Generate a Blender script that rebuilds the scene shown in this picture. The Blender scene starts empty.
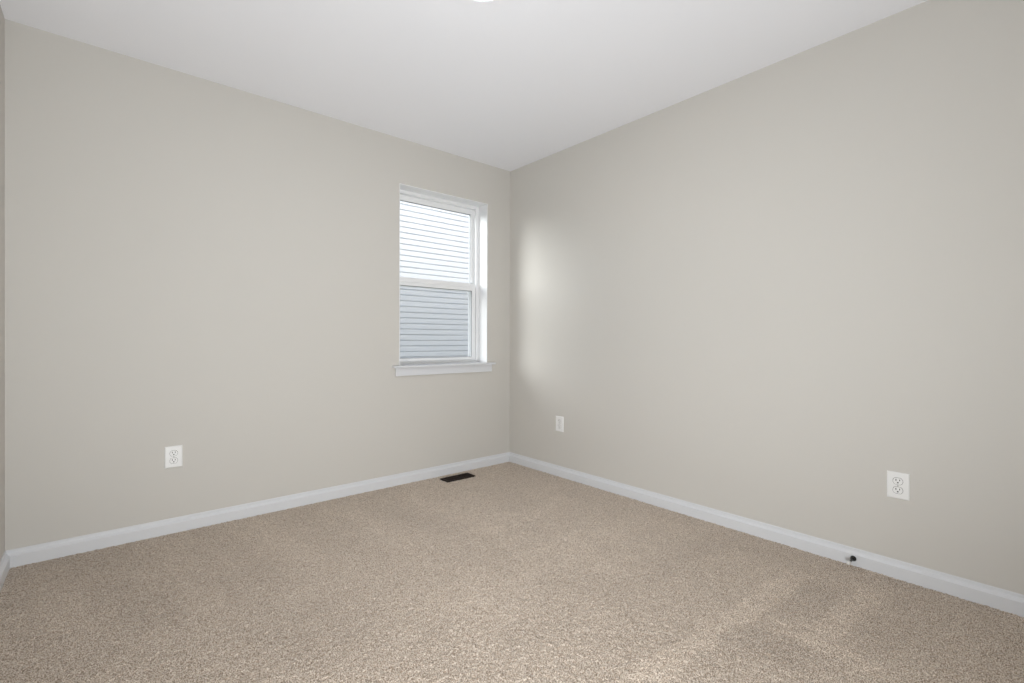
import bpy, bmesh, math
import numpy as np
from mathutils import Matrix, Vector

S = bpy.context.scene
C = S.collection

# ------------------------------------------------------------------ camera
CAM_LOC = Vector((-2.61494, -3.08911, 1.01984))
R = Matrix(((0.760457, -0.649382, 0.002913),
            (-0.000175, 0.004281, 0.999991),
            (-0.649388, -0.760450, 0.003141))).transposed()
cam = bpy.data.cameras.new('camera')
cam.sensor_width = 36.0
cam.lens = 479.406 * 36.0 / 1024.0
cam.clip_start = 0.02
camo = bpy.data.objects.new('camera', cam)
C.objects.link(camo)
camo.matrix_world = Matrix.Translation(CAM_LOC) @ R.to_4x4()
S.camera = camo

# ------------------------------------------------------------------ world, sun, exposure
W = bpy.data.worlds.new('sky')
S.world = W
W.use_nodes = True
nt = W.node_tree
nt.nodes.clear()
sky = nt.nodes.new('ShaderNodeTexSky')
sky.sky_type = 'NISHITA'
sky.sun_disc = False
sky.sun_elevation = math.radians(52)
sky.sun_rotation = math.radians(170)
sky.air_density = 1.0
sky.dust_density = 3.0
bg = nt.nodes.new('ShaderNodeBackground')
bg.inputs['Strength'].default_value = 0.365
wo = nt.nodes.new('ShaderNodeOutputWorld')
nt.links.new(sky.outputs[0], bg.inputs['Color'])
nt.links.new(bg.outputs[0], wo.inputs['Surface'])

sun = bpy.data.lights.new('sun', 'SUN')
sun.energy = 4.2
sun.angle = math.radians(35)          # veiled by bright haze beyond the end of the house next door
sun.color = (1.0, 0.985, 0.96)
suno = bpy.data.objects.new('sun', sun)
C.objects.link(suno)
suno.location = (-8, 7, 4)
suno.rotation_euler = Vector((0.68, -0.46, -0.27)).to_track_quat('-Z', 'Y').to_euler()

# added fill lamp behind the camera, aimed up to brighten ceiling and walls
fl_ = bpy.data.lights.new('added_fill', 'AREA')
fl_.shape = 'DISK'
fl_.size = 0.5
fl_.energy = 53.0
fl_.spread = math.radians(145)
fl_.color = (0.925, 0.966, 1.0)
flo = bpy.data.objects.new('added_fill', fl_)
C.objects.link(flo)
flo.location = (-2.45, -3.22, 0.40)
flo.rotation_euler = (Vector((-0.70, -0.30, 2.42)) - flo.location).to_track_quat('-Z', 'Y').to_euler()

LAMP_EMIT = 38.0
S.view_settings.view_transform = 'Standard'
S.view_settings.look = 'None'
S.view_settings.gamma = 1.0
S.view_settings.use_curve_mapping = False
S.view_settings.exposure = 0.0
S.cycles.use_denoising = True
S.cycles.max_bounces = 16
S.cycles.diffuse_bounces = 10
S.cycles.transparent_max_bounces = 16
S.cycles.sample_clamp_indirect = 6.0

# ------------------------------------------------------------------ materials
def lin(r, g, b):
    f = lambda c: (c / 255 / 12.92) if c / 255 <= 0.04045 else ((c / 255 + 0.055) / 1.055) ** 2.4
    return (f(r), f(g), f(b), 1.0)

def mat(name, col, rough=0.6, spec=0.3, bump=None, metallic=0.0, sheen=0.0):
    m = bpy.data.materials.new(name)
    m.use_nodes = True
    n = m.node_tree.nodes
    p = n['Principled BSDF']
    p.inputs['Base Color'].default_value = col
    p.inputs['Roughness'].default_value = rough
    p.inputs['Specular IOR Level'].default_value = spec
    p.inputs['Metallic'].default_value = metallic
    if bump:
        scale, dist, strength = bump
        tc = n.new('ShaderNodeTexCoord')
        no = n.new('ShaderNodeTexNoise')
        no.inputs['Scale'].default_value = scale
        no.inputs['Detail'].default_value = 3.0
        b = n.new('ShaderNodeBump')
        b.inputs['Distance'].default_value = dist
        b.inputs['Strength'].default_value = strength
        L = m.node_tree.links
        L.new(tc.outputs['Object'], no.inputs['Vector'])
        L.new(no.outputs['Fac'], b.inputs['Height'])
        L.new(b.outputs['Normal'], p.inputs['Normal'])
    return m

M = {}
M['wall'] = mat('greige_wall_paint', (0.580, 0.560, 0.523, 1), 0.62, 0.25, (220, 0.0006, 0.25))
M['ceiling'] = mat('white_ceiling_paint', (0.81, 0.815, 0.845, 1), 0.55, 0.25, (180, 0.0006, 0.25))
M['trim'] = mat('white_trim_paint', (0.665, 0.675, 0.695, 1), 0.35, 0.4)
M['vinyl'] = mat('white_window_vinyl', (0.80, 0.805, 0.81, 1), 0.35, 0.4)
M['gasket'] = mat('grey_glazing_gasket', (0.20, 0.20, 0.205, 1), 0.6)
M['outlet'] = mat('white_outlet_plastic', (0.80, 0.80, 0.79, 1), 0.32, 0.45)
M['slot'] = mat('dark_outlet_slot', (0.012, 0.011, 0.010, 1), 0.6)
M['screw'] = mat('painted_screw', (0.62, 0.62, 0.61, 1), 0.4)
M['bronze'] = mat('dark_brown_register_steel', (0.016, 0.008, 0.0045, 1), 0.55, 0.2)
M['duct'] = mat('dark_duct', (0.004, 0.003, 0.002, 1), 0.8)
M['black_rubber'] = mat('black_stop_metal', (0.010, 0.010, 0.010, 1), 0.4)
M['white_rubber'] = mat('white_rubber_tip', (0.70, 0.69, 0.67, 1), 0.5)
M['siding'] = mat('white_vinyl_siding', (0.80, 0.81, 0.815, 1), 0.5, 0.3, (60, 0.0008, 0.3))
M['gravel'] = mat('side_yard_ground', (0.24, 0.24, 0.19, 1), 0.9, 0.1, (30, 0.01, 0.6))
M['roofing'] = mat('grey_soffit', (0.62, 0.62, 0.62, 1), 0.6)

m = mat('warm_white_lamp_diffuser', (0.85, 0.85, 0.83, 1), 0.4)
p = m.node_tree.nodes['Principled BSDF']
p.inputs['Emission Color'].default_value = (0.975, 0.985, 1.0, 1)
p.inputs['Emission Strength'].default_value = LAMP_EMIT
M['lamp'] = m

# clear pane: see-through with a fresnel reflection
m = bpy.data.materials.new('clear_window_glass')
m.use_nodes = True
n = m.node_tree.nodes
n.clear()
L = m.node_tree.links
tr = n.new('ShaderNodeBsdfTransparent')
tr.inputs['Color'].default_value = (0.95, 0.965, 0.96, 1)
gl = n.new('ShaderNodeBsdfGlossy')
gl.inputs['Roughness'].default_value = 0.02
fr = n.new('ShaderNodeFresnel')
fr.inputs['IOR'].default_value = 1.45
mx = n.new('ShaderNodeMixShader')
ou = n.new('ShaderNodeOutputMaterial')
ge = n.new('ShaderNodeNewGeometry')           # reflect once per pane, on the outer faces only
fm = n.new('ShaderNodeMath')
fm.operation = 'SUBTRACT'
fm.use_clamp = True
L.new(fr.outputs[0], fm.inputs[0])
L.new(ge.outputs['Backfacing'], fm.inputs[1])
L.new(fm.outputs[0], mx.inputs[0])
L.new(tr.outputs[0], mx.inputs[1])
L.new(gl.outputs[0], mx.inputs[2])
L.new(mx.outputs[0], ou.inputs['Surface'])
M['glass'] = m

# insect screen: fine grey mesh, mostly open
m = bpy.data.materials.new('grey_insect_mesh')
m.use_nodes = True
n = m.node_tree.nodes
n.clear()
L = m.node_tree.links
tr = n.new('ShaderNodeBsdfTransparent')
df = n.new('ShaderNodeBsdfDiffuse')
df.inputs['Color'].default_value = (0.20, 0.225, 0.26, 1)
mx = n.new('ShaderNodeMixShader')
mx.inputs[0].default_value = 0.20
ou = n.new('ShaderNodeOutputMaterial')
L.new(tr.outputs[0], mx.inputs[1])
L.new(df.outputs[0], mx.inputs[2])
L.new(mx.outputs[0], ou.inputs['Surface'])
M['screen'] = m

# carpet: flecked yarns + vacuum-brushed pile + painted light falloff
m = mat('beige_flecked_carpet', (0.3, 0.25, 0.2, 1), 0.95, 0.05)
n = m.node_tree.nodes
L = m.node_tree.links
p = n['Principled BSDF']
p.inputs['Sheen Weight'].default_value = 0.8
p.inputs['Sheen Roughness'].default_value = 0.35
p.inputs['Sheen Tint'].default_value = (1.0, 0.97, 0.94, 1)
tc = n.new('ShaderNodeTexCoord')
n1 = n.new('ShaderNodeTexNoise')
n1.inputs['Scale'].default_value = 300.0
n1.inputs['Detail'].default_value = 2.0
n1.inputs['Roughness'].default_value = 0.365
L.new(tc.outputs['Object'], n1.inputs['Vector'])
cr = n.new('ShaderNodeValToRGB')
cr.color_ramp.elements[0].position = 0.35
cr.color_ramp.elements[0].color = (0.205, 0.153, 0.108, 1)
cr.color_ramp.elements[1].position = 0.65
cr.color_ramp.elements[1].color = (0.77, 0.69, 0.60, 1)
e = cr.color_ramp.elements.new(0.5)
e.color = (0.510, 0.415, 0.332, 1)
L.new(n1.outputs['Fac'], cr.inputs['Fac'])
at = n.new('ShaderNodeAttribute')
at.attribute_name = 'nap_and_falloff'
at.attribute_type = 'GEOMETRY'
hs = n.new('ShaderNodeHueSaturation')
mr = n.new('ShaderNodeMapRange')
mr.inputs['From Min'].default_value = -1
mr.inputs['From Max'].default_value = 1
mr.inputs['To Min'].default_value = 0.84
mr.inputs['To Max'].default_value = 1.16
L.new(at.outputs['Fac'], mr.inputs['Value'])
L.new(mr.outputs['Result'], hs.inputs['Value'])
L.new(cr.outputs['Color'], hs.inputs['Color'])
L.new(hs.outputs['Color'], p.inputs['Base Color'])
M['carpet'] = m

# ------------------------------------------------------------------ helpers
def link(name, bm, material, parent=None, smooth=False, recalc=True):
    me = bpy.data.meshes.new(name)
    if recalc:
        bmesh.ops.recalc_face_normals(bm, faces=bm.faces)
    bm.to_mesh(me)
    bm.free()
    for f in me.polygons:
        f.use_smooth = smooth
    me.materials.append(material)
    o = bpy.data.objects.new(name, me)
    C.objects.link(o)
    if parent:
        o.parent = parent
    return o

def empty(name, loc, rotz=0.0):
    o = bpy.data.objects.new(name, None)
    o.location = loc
    o.rotation_euler = (0, 0, rotz)
    o.empty_display_size = 0.05
    C.objects.link(o)
    return o

def tag(o, label, cat, group=None):
    o['label'] = label
    o['category'] = cat
    if group:
        o['group'] = group
    return o

def struct(o):
    o['kind'] = 'structure'
    return o

def box(bm, x0, x1, y0, y1, z0, z1, bev=0.0, seg=2):
    v = [bm.verts.new((x, y, z)) for z in (z0, z1) for y in (y0, y1) for x in (x0, x1)]
    fs = [(0, 2, 3, 1), (4, 5, 7, 6), (0, 1, 5, 4), (2, 6, 7, 3), (0, 4, 6, 2), (1, 3, 7, 5)]
    faces = [bm.faces.new([v[i] for i in f]) for f in fs]
    if bev > 0:
        es = list({e for f in faces for e in f.edges})
        bmesh.ops.bevel(bm, geom=es, offset=bev, segments=seg, affect='EDGES', profile=0.5)

def one_box(*a, **k):
    bm = bmesh.new()
    box(bm, *a, **k)
    return bm

def lathe(bm, prof, n=32, axis='Z', org=(0, 0, 0)):
    rings = []
    for r, h in prof:
        ring = []
        for i in range(n):
            a = 2 * math.pi * i / n
            c, s = r * math.cos(a), r * math.sin(a)
            q = {'Z': (c, s, h), 'X': (h, c, s), 'Y': (c, h, s)}[axis]
            ring.append(bm.verts.new((q[0] + org[0], q[1] + org[1], q[2] + org[2])))
        rings.append(ring)
    for a, b in zip(rings, rings[1:]):
        for i in range(n):
            bm.faces.new((a[i], a[(i + 1) % n], b[(i + 1) % n], b[i]))
    bm.faces.new(rings[0])
    bm.faces.new(rings[-1][::-1])

# rectangular ring (frame) in the x-z plane between y0 and y1
def frame_ring(bm, x0, x1, z0, z1, wl, wr, wb, wt, y0, y1, bev=0.0):
    # members mitred by building outer/inner rectangles
    o = [(x0, z0), (x1, z0), (x1, z1), (x0, z1)]
    i = [(x0 + wl, z0 + wb), (x1 - wr, z0 + wb), (x1 - wr, z1 - wt), (x0 + wl, z1 - wt)]
    vo = [[bm.verts.new((a, y, b)) for a, b in o] for y in (y0, y1)]
    vi = [[bm.verts.new((a, y, b)) for a, b in i] for y in (y0, y1)]
    fs = []
    for k in range(4):
        j = (k + 1) % 4
        fs.append(bm.faces.new((vo[0][k], vo[0][j], vi[0][j], vi[0][k])))
        fs.append(bm.faces.new((vo[1][j], vo[1][k], vi[1][k], vi[1][j])))
        fs.append(bm.faces.new((vo[0][j], vo[0][k], vo[1][k], vo[1][j])))
        fs.append(bm.faces.new((vi[0][k], vi[0][j], vi[1][j], vi[1][k])))
    if bev > 0:
        es = list({e for f in fs for e in f.edges})
        bmesh.ops.bevel(bm, geom=es, offset=bev, segments=2, affect='EDGES', profile=0.5)

# ------------------------------------------------------------------ room shell
WX, DY, H = 2.946, 3.30, 2.44          # room: x -WX..0, y -DY..0
OX0, OX1, OZ0, OZ1 = -1.024, -0.242, 0.835, 2.122   # window opening
TW = 0.19

# walls
bm = bmesh.new()
xs = [-WX - 0.12, OX0, OX1, 0.12]
zs = [-0.12, OZ0, OZ1, H]
gv = {}
for yi, y in enumerate((0.0, TW)):
    for i, x in enumerate(xs):
        for j, z in enumerate(zs):
            gv[yi, i, j] = bm.verts.new((x, y, z))
for yi in (0, 1):
    for i in range(3):
        for j in range(3):
            if (i, j) == (1, 1):
                continue
            bm.faces.new((gv[yi, i, j], gv[yi, i + 1, j], gv[yi, i + 1, j + 1], gv[yi, i, j + 1]))
def strip(keys):
    for a, b in zip(keys, keys[1:]):
        bm.faces.new((gv[(0,) + a], gv[(0,) + b], gv[(1,) + b], gv[(1,) + a]))
strip([(0, 0), (1, 0), (2, 0), (3, 0), (3, 1), (3, 2), (3, 3), (2, 3), (1, 3), (0, 3), (0, 2), (0, 1), (0, 0)])
strip([(1, 1), (2, 1), (2, 2), (1, 2), (1, 1)])
struct(link('wall_back', bm, M['wall']))
struct(link('wall_right', one_box(0, 0.12, -DY - 0.12, 0, -0.12, H), M['wall']))
struct(link('wall_left', one_box(-WX - 0.12, -WX, -DY - 0.12, 0, -0.12, H), M['wall']))
struct(link('wall_front', one_box(-WX, 0, -DY - 0.12, -DY, -0.12, H), M['wall']))
struct(link('ceiling', one_box(-WX - 0.12, 0.12, -DY - 0.12, TW, H, H + 0.15), M['ceiling']))

# carpeted floor: a real pile of small tufts
VX0, VX1, VY0, VY1 = -0.738, -0.488, -0.186, -0.080      # floor register
step = 0.0040
nx, ny = int(WX / step) + 1, int(DY / step) + 1
X = np.linspace(-WX, 0, nx)
Y = np.linspace(-DY, 0, ny)
gx, gy = np.meshgrid(X, Y)
rng = np.random.default_rng(7)

def vnoise(shape_cells, seed):
    # smooth value noise over the floor with cells of the given size (m)
    r = np.random.default_rng(seed)
    cx, cy = int(WX / shape_cells) + 3, int(DY / shape_cells) + 3
    g = r.uniform(-1, 1, (cy, cx))
    fx, fy = (gx + WX) / shape_cells, (gy + DY) / shape_cells
    ix, iy = fx.astype(int), fy.astype(int)
    tx, ty = fx - ix, fy - iy
    tx, ty = tx * tx * (3 - 2 * tx), ty * ty * (3 - 2 * ty)
    a = g[iy, ix] * (1 - tx) + g[iy, ix + 1] * tx
    b = g[iy + 1, ix] * (1 - tx) + g[iy + 1, ix + 1] * tx
    return a * (1 - ty) + b * ty

def smooth(a, b, v):
    t = np.clip((v - a) / (b - a), 0, 1)
    return t * t * (3 - 2 * t)

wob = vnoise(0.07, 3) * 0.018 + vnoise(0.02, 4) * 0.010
nap_and_falloff = np.zeros_like(gx)
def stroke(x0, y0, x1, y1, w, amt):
    global nap_and_falloff
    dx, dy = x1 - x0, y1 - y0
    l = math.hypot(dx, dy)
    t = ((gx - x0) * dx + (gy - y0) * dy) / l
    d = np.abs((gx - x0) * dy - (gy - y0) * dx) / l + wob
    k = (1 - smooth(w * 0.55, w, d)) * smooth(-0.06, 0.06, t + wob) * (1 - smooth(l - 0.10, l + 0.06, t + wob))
    nap_and_falloff += amt * k
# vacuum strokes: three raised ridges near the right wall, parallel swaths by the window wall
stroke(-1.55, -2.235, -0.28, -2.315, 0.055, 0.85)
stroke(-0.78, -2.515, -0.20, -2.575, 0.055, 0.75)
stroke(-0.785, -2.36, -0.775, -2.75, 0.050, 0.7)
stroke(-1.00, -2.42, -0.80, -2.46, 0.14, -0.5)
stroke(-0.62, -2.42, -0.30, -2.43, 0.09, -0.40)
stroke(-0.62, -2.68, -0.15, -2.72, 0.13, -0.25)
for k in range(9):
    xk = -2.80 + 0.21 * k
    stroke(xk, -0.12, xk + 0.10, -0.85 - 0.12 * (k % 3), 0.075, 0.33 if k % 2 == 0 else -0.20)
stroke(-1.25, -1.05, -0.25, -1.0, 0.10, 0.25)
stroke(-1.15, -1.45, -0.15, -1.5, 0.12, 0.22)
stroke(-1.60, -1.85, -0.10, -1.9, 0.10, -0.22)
# light falloff painted in: darker by the left wall, lighter towards window corner
nap_and_falloff -= 0.55 * (1 - smooth(-2.25, -1.75, gx + 2 * wob + 0.35 * (gy + 1.0))) * smooth(-1.75, -1.45, gy + wob)
nap_and_falloff += 0.30 * smooth(-1.25, -0.95, gx + 2 * wob) * smooth(-1.95, -1.75, gy + 2 * wob)
nap_and_falloff += 0.20 * vnoise(0.16, 9) + 0.16 * vnoise(0.05, 10)
nap_and_falloff = np.clip(nap_and_falloff, -1, 1)

h = rng.uniform(-1, 1, gx.shape) * 0.0026 + vnoise(0.012, 11) * 0.0012 + nap_and_falloff * 0.0012
px = gx + rng.uniform(-0.4, 0.4, gx.shape) * step
py = gy + rng.uniform(-0.4, 0.4, gx.shape) * step
edge = np.minimum.reduce([gx + WX, -gx, gy + DY, -gy])
h = h - 0.003
px[:, 0], px[:, -1] = -WX, 0
py[0, :], py[-1, :] = -DY, 0
inv = (gx > VX0 + 0.004) & (gx < VX1 - 0.004) & (gy > VY0 + 0.004) & (gy < VY1 - 0.004)
h[inv] = -0.045
co = np.stack([px, py, h], -1).reshape(-1, 3).astype(np.float32)
idx = np.arange(nx * ny).reshape(ny, nx)
q = np.stack([idx[:-1, :-1], idx[:-1, 1:], idx[1:, 1:], idx[1:, :-1]], -1).reshape(-1, 4)
me = bpy.data.meshes.new('floor')
me.vertices.add(len(co))
me.vertices.foreach_set('co', co.ravel())
me.loops.add(q.size)
me.loops.foreach_set('vertex_index', q.ravel().astype(np.int32))
me.polygons.add(len(q))
me.polygons.foreach_set('loop_start', (np.arange(len(q)) * 4).astype(np.int32))
me.polygons.foreach_set('use_smooth', np.ones(len(q), dtype=bool))
att = me.attributes.new('nap_and_falloff', 'FLOAT', 'POINT')
att.data.foreach_set('value', nap_and_falloff.ravel().astype(np.float32))
me.update(calc_edges=True)
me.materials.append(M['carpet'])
fl = bpy.data.objects.new('floor', me)
C.objects.link(fl)
struct(fl)

# baseboards: moulded profile, mitred at the corners
PROF = [(0.0, -0.02), (0.0170, -0.02), (0.0170, 0.0480), (0.0160, 0.0495), (0.0060, 0.0590), (0.0050, 0.0630), (0.0047, 0.0710), (0.0030, 0.0740), (0.0, 0.074)]
def baseboard(name, axis, a, b, ma, mb):
    bm = bmesh.new()
    ends = []
    for t, mit, sg in ((a, ma, 1), (b, mb, -1)):
        ring = []
        for d, z in PROF:
            s = t + sg * (d if mit else 0)
            ring.append(bm.verts.new({'back': (s, -d, z), 'right': (-d, s, z), 'left': (-WX + d, s, z), 'front': (s, -DY + d, z)}[axis]))
        ends.append(ring)
    k = len(PROF)
    for i in range(k):
        bm.faces.new((ends[0][i], ends[0][(i + 1) % k], ends[1][(i + 1) % k], ends[1][i]))
    bm.faces.new(ends[0])
    bm.faces.new(ends[1][::-1])
    return struct(link(name, bm, M['trim']))
baseboard('baseboard_back', 'back', -WX, 0, True, True)
baseboard('baseboard_right', 'right', -DY, 0, True, True)
baseboard('baseboard_left', 'left', -DY, 0, True, True)
baseboard('baseboard_front', 'front', -WX, 0, True, True)

# ------------------------------------------------------------------ window
win = struct(empty('window_1', ((OX0 + OX1) / 2, 0.0, OZ0)))
WO = Vector(win.location)
def wlink(name, bm, material, parent=None, smooth=False):
    o = link(name, bm, material, parent or win, smooth)
    if parent is None or parent is win:
        o.data.transform(Matrix.Translation(-WO))
    else:
        o.data.transform(Matrix.Translation(-WO))
    return o
# white liner boards of the recess (head and two sides)
bm = bmesh.new()
box(bm, OX0, OX0 + 0.004, -0.001, 0.112, OZ0, OZ1)
box(bm, OX1 - 0.004, OX1, -0.001, 0.112, OZ0, OZ1)
box(bm, OX0 + 0.004, OX1 - 0.004, -0.001, 0.112, OZ1 - 0.004, OZ1)
wlink('jamb_liner', bm, M['vinyl'])
# vinyl main frame
FW = 0.026
bm = bmesh.new()
frame_ring(bm, OX0 + 0.001, OX1 - 0.001, OZ0, OZ1 - 0.001, FW, FW, 0.022, FW, 0.112, TW + 0.01, 0.002)
fx0, fx1, fz0, fz1 = OX0 + FW, OX1 - FW, OZ0 + 0.022, OZ1 - FW
# inner track ribs on both sides and the parting stop
for xa, xb in ((fx0, fx0 + 0.006), (fx1 - 0.006, fx1)):
    box(bm, xa, xb, 0.112, 0.117, fz0, fz1)
    box(bm, xa, xb, 0.1445, 0.1475, fz0, fz1)
wlink('window_frame', bm, M['vinyl'])
MEET = 1.424                          # underside of the lower sash's top rail
# upper sash sits in the outer track
ux0, ux1 = fx0 + 0.002, fx1 - 0.002
US, UY0, UY1 = 0.030, 0.149, 0.178
bm = bmesh.new()
frame_ring(bm, ux0, ux1, MEET + 0.003, fz1 - 0.001, US, US, 0.036, 0.040, UY0, UY1, 0.002)
us = wlink('upper_sash', bm, M['vinyl'])
gx0, gx1, gz0, gz1 = ux0 + US, ux1 - US, MEET + 0.039, fz1 - 0.041
bm = bmesh.new()
frame_ring(bm, gx0 - 0.001, gx1 + 0.001, gz0 - 0.001, gz1 + 0.001, 0.004, 0.004, 0.004, 0.004, UY0 + 0.008, UY0 + 0.014)
wlink('gasket', bm, M['gasket'], us)
wlink('pane', one_box(gx0, gx1, UY0 + 0.0105, UY0 + 0.0125, gz0, gz1), M['glass'], us)
# lower sash sits in the inner track
LY0, LY1 = 0.119, 0.1435
bm = bmesh.new()
frame_ring(bm, ux0 + 0.005, ux1 - 0.005, fz0 + 0.001, MEET + 0.036, 0.032, 0.032, 0.022, 0.038, LY0, LY1, 0.002)
# finger-lift lip along the top rail
box(bm, ux0 + 0.01, ux1 - 0.01, LY0 - 0.006, LY0 + 0.002, MEET + 0.024, MEET + 0.058, 0.002)
ls = wlink('lower_sash', bm, M['vinyl'])
lx0, lx1, lz0, lz1 = ux0 + 0.037, ux1 - 0.037, fz0 + 0.023, MEET - 0.002
bm = bmesh.new()
frame_ring(bm, lx0 - 0.001, lx1 + 0.001, lz0 - 0.001, lz1 + 0.001, 0.004, 0.004, 0.004, 0.004, LY0 + 0.007, LY0 + 0.013)
wlink('gasket', bm, M['gasket'], ls)
wlink('pane', one_box(lx0, lx1, LY0 + 0.0095, LY0 + 0.0115, lz0, lz1), M['glass'], ls)
# half insect screen outside the lower sash
bm = bmesh.new()
frame_ring(bm, ux0, ux1, fz0 + 0.001, MEET + 0.012, 0.027, 0.027, 0.016, 0.016, 0.183, 0.192, 0.001)
sc = wlink('insect_screen', bm, M['vinyl'])
me_ = wlink('screen_mesh', one_box(ux0 + 0.024, ux1 - 0.024, 0.1874, 0.1878, fz0 + 0.015, MEET), M['screen'], sc)
# stool and apron
wlink('window_sill', one_box(OX0 - 0.052, OX1 + 0.066, -0.036, 0.112, OZ0 - 0.014, OZ0 + 0.002, bev=0.005, seg=3), M['trim'])
wlink('apron', one_box(OX0 - 0.030, OX1 + 0.040, -0.014, 0.0, OZ0 - 0.072, OZ0 - 0.014, bev=0.003), M['trim'])

# ------------------------------------------------------------------ wall outlets
def outlet_parts():
    # built facing -y at the origin, plate centre at z = 0
    r = empty('wall_outlet', (0, 0, 0))
    bm = bmesh.new()
    w, hh, t = 0.039, 0.057, 0.0058
    # plate with a stepped soft edge
    prof = [(0.0, 0.0), (0.0, 0.0022), (0.0022, 0.0046), (0.0055, t)]
    rings = []
    for ins, y in prof:
        rings.append([bm.verts.new((sx * (w - ins), -y, sz * (hh - ins))) for sx, sz in ((-1, -1), (1, -1), (1, 1), (-1, 1))])
    for a, b in zip(rings, rings[1:]):
        for i in range(4):
            bm.faces.new((a[i], a[(i + 1) % 4], b[(i + 1) % 4], b[i]))
    bm.faces.new(rings[-1])
    bm.faces.new(rings[0][::-1])
    link('cover_plate', bm, M['outlet'], r)
    for s in (1, -1):
        zc = s * 0.0195
        # recess line round the receptacle face
        def face(rad, hz, y0, y1):
            b = bmesh.new()
            pts = []
            for i in range(40):
                a = 2 * math.pi * i / 40
                pts.append((rad * math.cos(a), max(-hz, min(hz, rad * math.sin(a)))))
            A = [b.verts.new((x, y0, z + zc)) for x, z in pts]
            B = [b.verts.new((x, y1, z + zc)) for x, z in pts]
            for i in range(40):
                b.faces.new((A[i], A[(i + 1) % 40], B[(i + 1) % 40], B[i]))
            b.faces.new(A)
            b.faces.new(B[::-1])
            return b
        rc = link('receptacle', face(0.0168, 0.0140, -0.0048, -0.0072), M['outlet'], r)
        link('rim_gap', face(0.0179, 0.0151, -0.0045, -0.0061), M['slot'], rc)
        b = bmesh.new()
        box(b, -0.0078, -0.0050, -0.00745, -0.006, zc + 0.0005, zc + 0.0090)
        box(b, 0.0050, 0.0078, -0.00745, -0.006, zc + 0.0012, zc + 0.0085)
        lathe(b, [(0.0030, -0.00745), (0.0030, -0.006)], 14, 'Y', (0, 0, zc - 0.0062))
        link('contact_slots', b, M['slot'], rc)
    b = bmesh.new()
    lathe(b, [(0.0034, -0.0056), (0.0034, -0.0066), (0.0022, -0.0074)], 16, 'Y')
    sw = link('screw', b, M['screw'], r)
    link('screw_groove', one_box(-0.0024, 0.0024, -0.0077, -0.0072, -0.0004, 0.0004), M['slot'], sw)
    return r

def copy_tree(o, parent=None):
    c = o.copy()
    C.objects.link(c)
    if parent:
        c.parent = parent
    for ch in list(o.children):
        copy_tree(ch, c)
    return c

o1 = outlet_parts()
o2 = copy_tree(o1)
o3 = copy_tree(o1)
GR = 'duplex wall outlets'
o1.location = (-2.329, 0, 0.397)
tag(o1, 'white duplex outlet on the left wall, the one on the same wall as the window', 'outlet', GR)
o2.location = (0, -0.583, 0.390)
o2.rotation_euler.z = -math.pi / 2
tag(o2, 'small far-looking white outlet on the right wall, close to the room corner and window', 'outlet', GR)
o3.location = (0, -2.600, 0.396)
o3.rotation_euler.z = -math.pi / 2
tag(o3, 'large near white outlet on the right wall, up and right of the black door stop', 'outlet', GR)

# ------------------------------------------------------------------ floor register
vcx, vcy = (VX0 + VX1) / 2, (VY0 + VY1) / 2
vent = tag(empty('floor_vent', (vcx, vcy, 0.0)), 'dark brown metal floor register set in the carpet below the window', 'vent')
hw, hd = (VX1 - VX0) / 2, (VY1 - VY0) / 2
bm = bmesh.new()
# sloping flange
def ring4(ix, iy, z):
    return [bm.verts.new((sx * ix, sy * iy, z)) for sx, sy in ((-1, -1), (1, -1), (1, 1), (-1, 1))]
rr = [ring4(hw, hd, -0.004), ring4(hw, hd, 0.001), ring4(hw - 0.006, hd - 0.006, 0.0055), ring4(hw - 0.017, hd - 0.017, 0.0055), ring4(hw - 0.018, hd - 0.018, -0.006)]
for a, b in zip(rr, rr[1:]):
    for i in range(4):
        bm.faces.new((a[i], a[(i + 1) % 4], b[(i + 1) % 4], b[i]))
link('frame', bm, M['bronze'], vent)
bm = bmesh.new()
# curved louvre fins in two banks either side of a centre bar
box(bm, -0.004, 0.004, -hd + 0.018, hd - 0.018, -0.005, 0.0045)
box(bm, -hw + 0.018, hw - 0.018, -0.0025, 0.0025, -0.005, 0.0040)
for s in (-1, 1):
    for k in range(11):
        xk = s * (0.013 + k * 0.0088)
        if abs(xk) > hw - 0.022:
            continue
        v = [bm.verts.new((xk + dx, y, z)) for y in (-hd + 0.018, hd - 0.018) for dx, z in ((-0.0012, 0.0038), (0.0012, 0.0038), (s * 0.004 + 0.0012, -0.010), (s * 0.004 - 0.0012, -0.010))]
        for i in range(4):
            bm.faces.new((v[i], v[(i + 1) % 4], v[4 + (i + 1) % 4], v[4 + i]))
        bm.faces.new(v[:4])
        bm.faces.new(v[4:][::-1])
link('louvers', bm, M['bronze'], vent)
bm = bmesh.new()
a = ring4(hw - 0.0185, hd - 0.0185, -0.012)
b = ring4(hw - 0.0185, hd - 0.0185, -0.038)
for i in range(4):
    bm.faces.new((a[i], a[(i + 1) % 4], b[(i + 1) % 4], b[i]))
bm.faces.new(b)
link('duct_boot', bm, M['duct'], vent)

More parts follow.
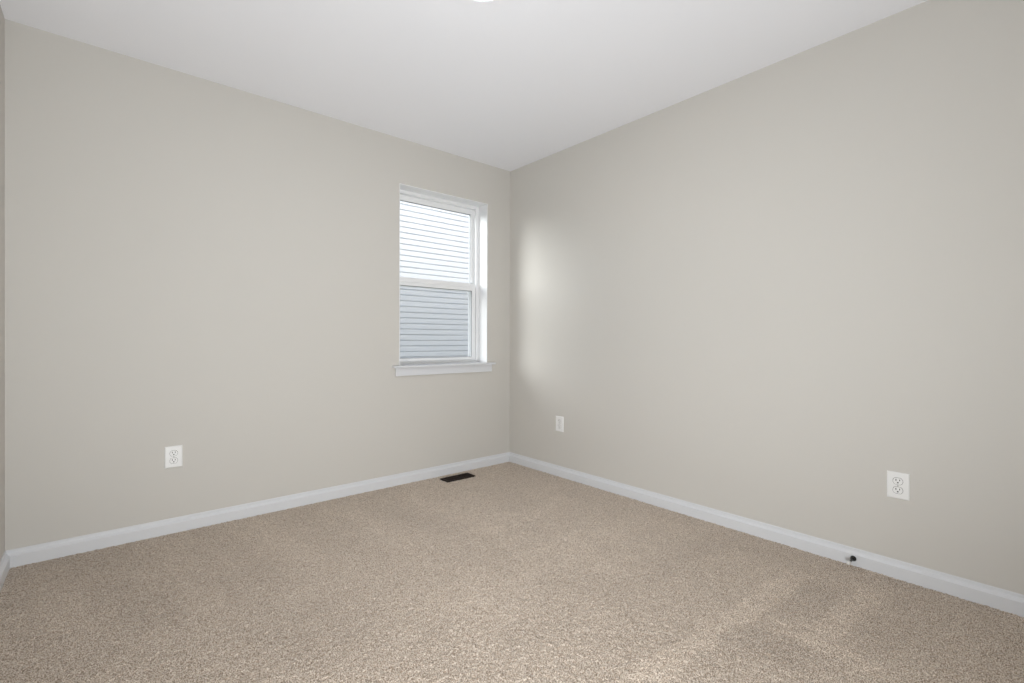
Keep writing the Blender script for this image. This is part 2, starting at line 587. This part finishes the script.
# ------------------------------------------------------------------ door stop on the right baseboard
ds = tag(empty('door_stop', (-0.017, -2.443, 0.031)), 'black rigid door stop with white tip screwed to the right baseboard', 'door stop')
bm = bmesh.new()
lathe(bm, [(0.0120, 0.0), (0.0122, -0.003), (0.0105, -0.007), (0.0075, -0.013), (0.0055, -0.020)], 24, 'X')
link('base', bm, M['black_rubber'], ds, True)
bm = bmesh.new()
lathe(bm, [(0.0052, -0.019), (0.0044, -0.030), (0.0042, -0.052), (0.0050, -0.060)], 20, 'X')
link('shaft', bm, M['black_rubber'], ds, True)
bm = bmesh.new()
lathe(bm, [(0.0062, -0.059), (0.0078, -0.062), (0.0080, -0.072), (0.0066, -0.076), (0.0035, -0.0775)], 24, 'X')
link('tip', bm, M['white_rubber'], ds, True)['label'] = 'white rubber tip'

# ------------------------------------------------------------------ ceiling light
cl = tag(empty('ceiling_light', (-1.502, -1.600, H)), 'round white flush ceiling light, lit, at the middle of the ceiling', 'ceiling light')
bm = bmesh.new()
lathe(bm, [(0.145, 0.0), (0.146, -0.006), (0.142, -0.014), (0.134, -0.017), (0.130, -0.014), (0.129, -0.004)], 64)
link('trim_ring', bm, M['trim'], cl, True)
bm = bmesh.new()
lathe(bm, [(0.1285, -0.006), (0.1285, -0.015), (0.118, -0.022), (0.095, -0.027), (0.06, -0.030), (0.02, -0.031)], 64)
link('diffuser', bm, M['lamp'], cl, True)

# the beam the fixture's lens throws straight down
sp = bpy.data.lights.new('downlight_beam', 'SPOT')
sp.energy = 38.0
sp.spot_size = math.radians(105)
sp.spot_blend = 1.0
sp.shadow_soft_size = 0.12
sp.color = (0.97, 0.985, 1.0)
spo = bpy.data.objects.new('downlight_beam', sp)
C.objects.link(spo)
spo.parent = cl
spo.location = (0, 0, -0.035)

# ------------------------------------------------------------------ outside: the house next door and the side yard
NY = 4.78
house = tag(empty('neighbor_house', (0.5, NY, -0.6)), 'white lap-sided house wall seen through the window', 'house')
HO = Vector(house.location)
bm = bmesh.new()
E_ = 0.102
z0 = 3.470 - E_ * 42
prof = []
for k in range(47):
    zb = z0 + k * E_
    prof += [(NY - 0.025, zb), (NY - 0.024, zb + 0.004), (NY - 0.020, zb + 0.079), (NY - 0.003, zb + 0.089), (NY, zb + E_)]
x0, x1 = -0.25, 9.0
A = [bm.verts.new((x0, y, z)) for y, z in prof] + [bm.verts.new((x0, NY + 0.3, prof[-1][1])), bm.verts.new((x0, NY + 0.3, z0))]
B = [bm.verts.new((x1, y, z)) for y, z in prof] + [bm.verts.new((x1, NY + 0.3, prof[-1][1])), bm.verts.new((x1, NY + 0.3, z0))]
k = len(A)
for i in range(k):
    bm.faces.new((A[i], A[(i + 1) % k], B[(i + 1) % k], B[i]))
bm.faces.new(A)
bm.faces.new(B[::-1])
o = link('siding', bm, M['siding'], house)
o.data.transform(Matrix.Translation(-HO))
ztop = prof[-1][1]
o = link('eave', one_box(x0 - 0.2, x1 + 0.2, NY - 0.20, NY + 0.5, ztop - 0.01, ztop + 0.16, bev=0.01), M['roofing'], house)
o.data.transform(Matrix.Translation(-HO))
# unseen outside wall and upper storey, added to block sky from the siding
bm = bmesh.new()
box(bm, -9.0, 9.0, TW - 0.12, TW + 0.015, H + 0.16, 5.6)
box(bm, -9.0, -WX - 0.125, TW - 0.12, TW + 0.015, -1.0, H + 0.16)
box(bm, 0.125, 9.0, TW - 0.12, TW + 0.015, -1.0, H + 0.16)
struct(link('wall_sky_block', bm, M['siding']))
struct(link('ground', one_box(-12, 14, TW + 0.02, NY + 0.2, -1.2, -0.6), M['gravel']))
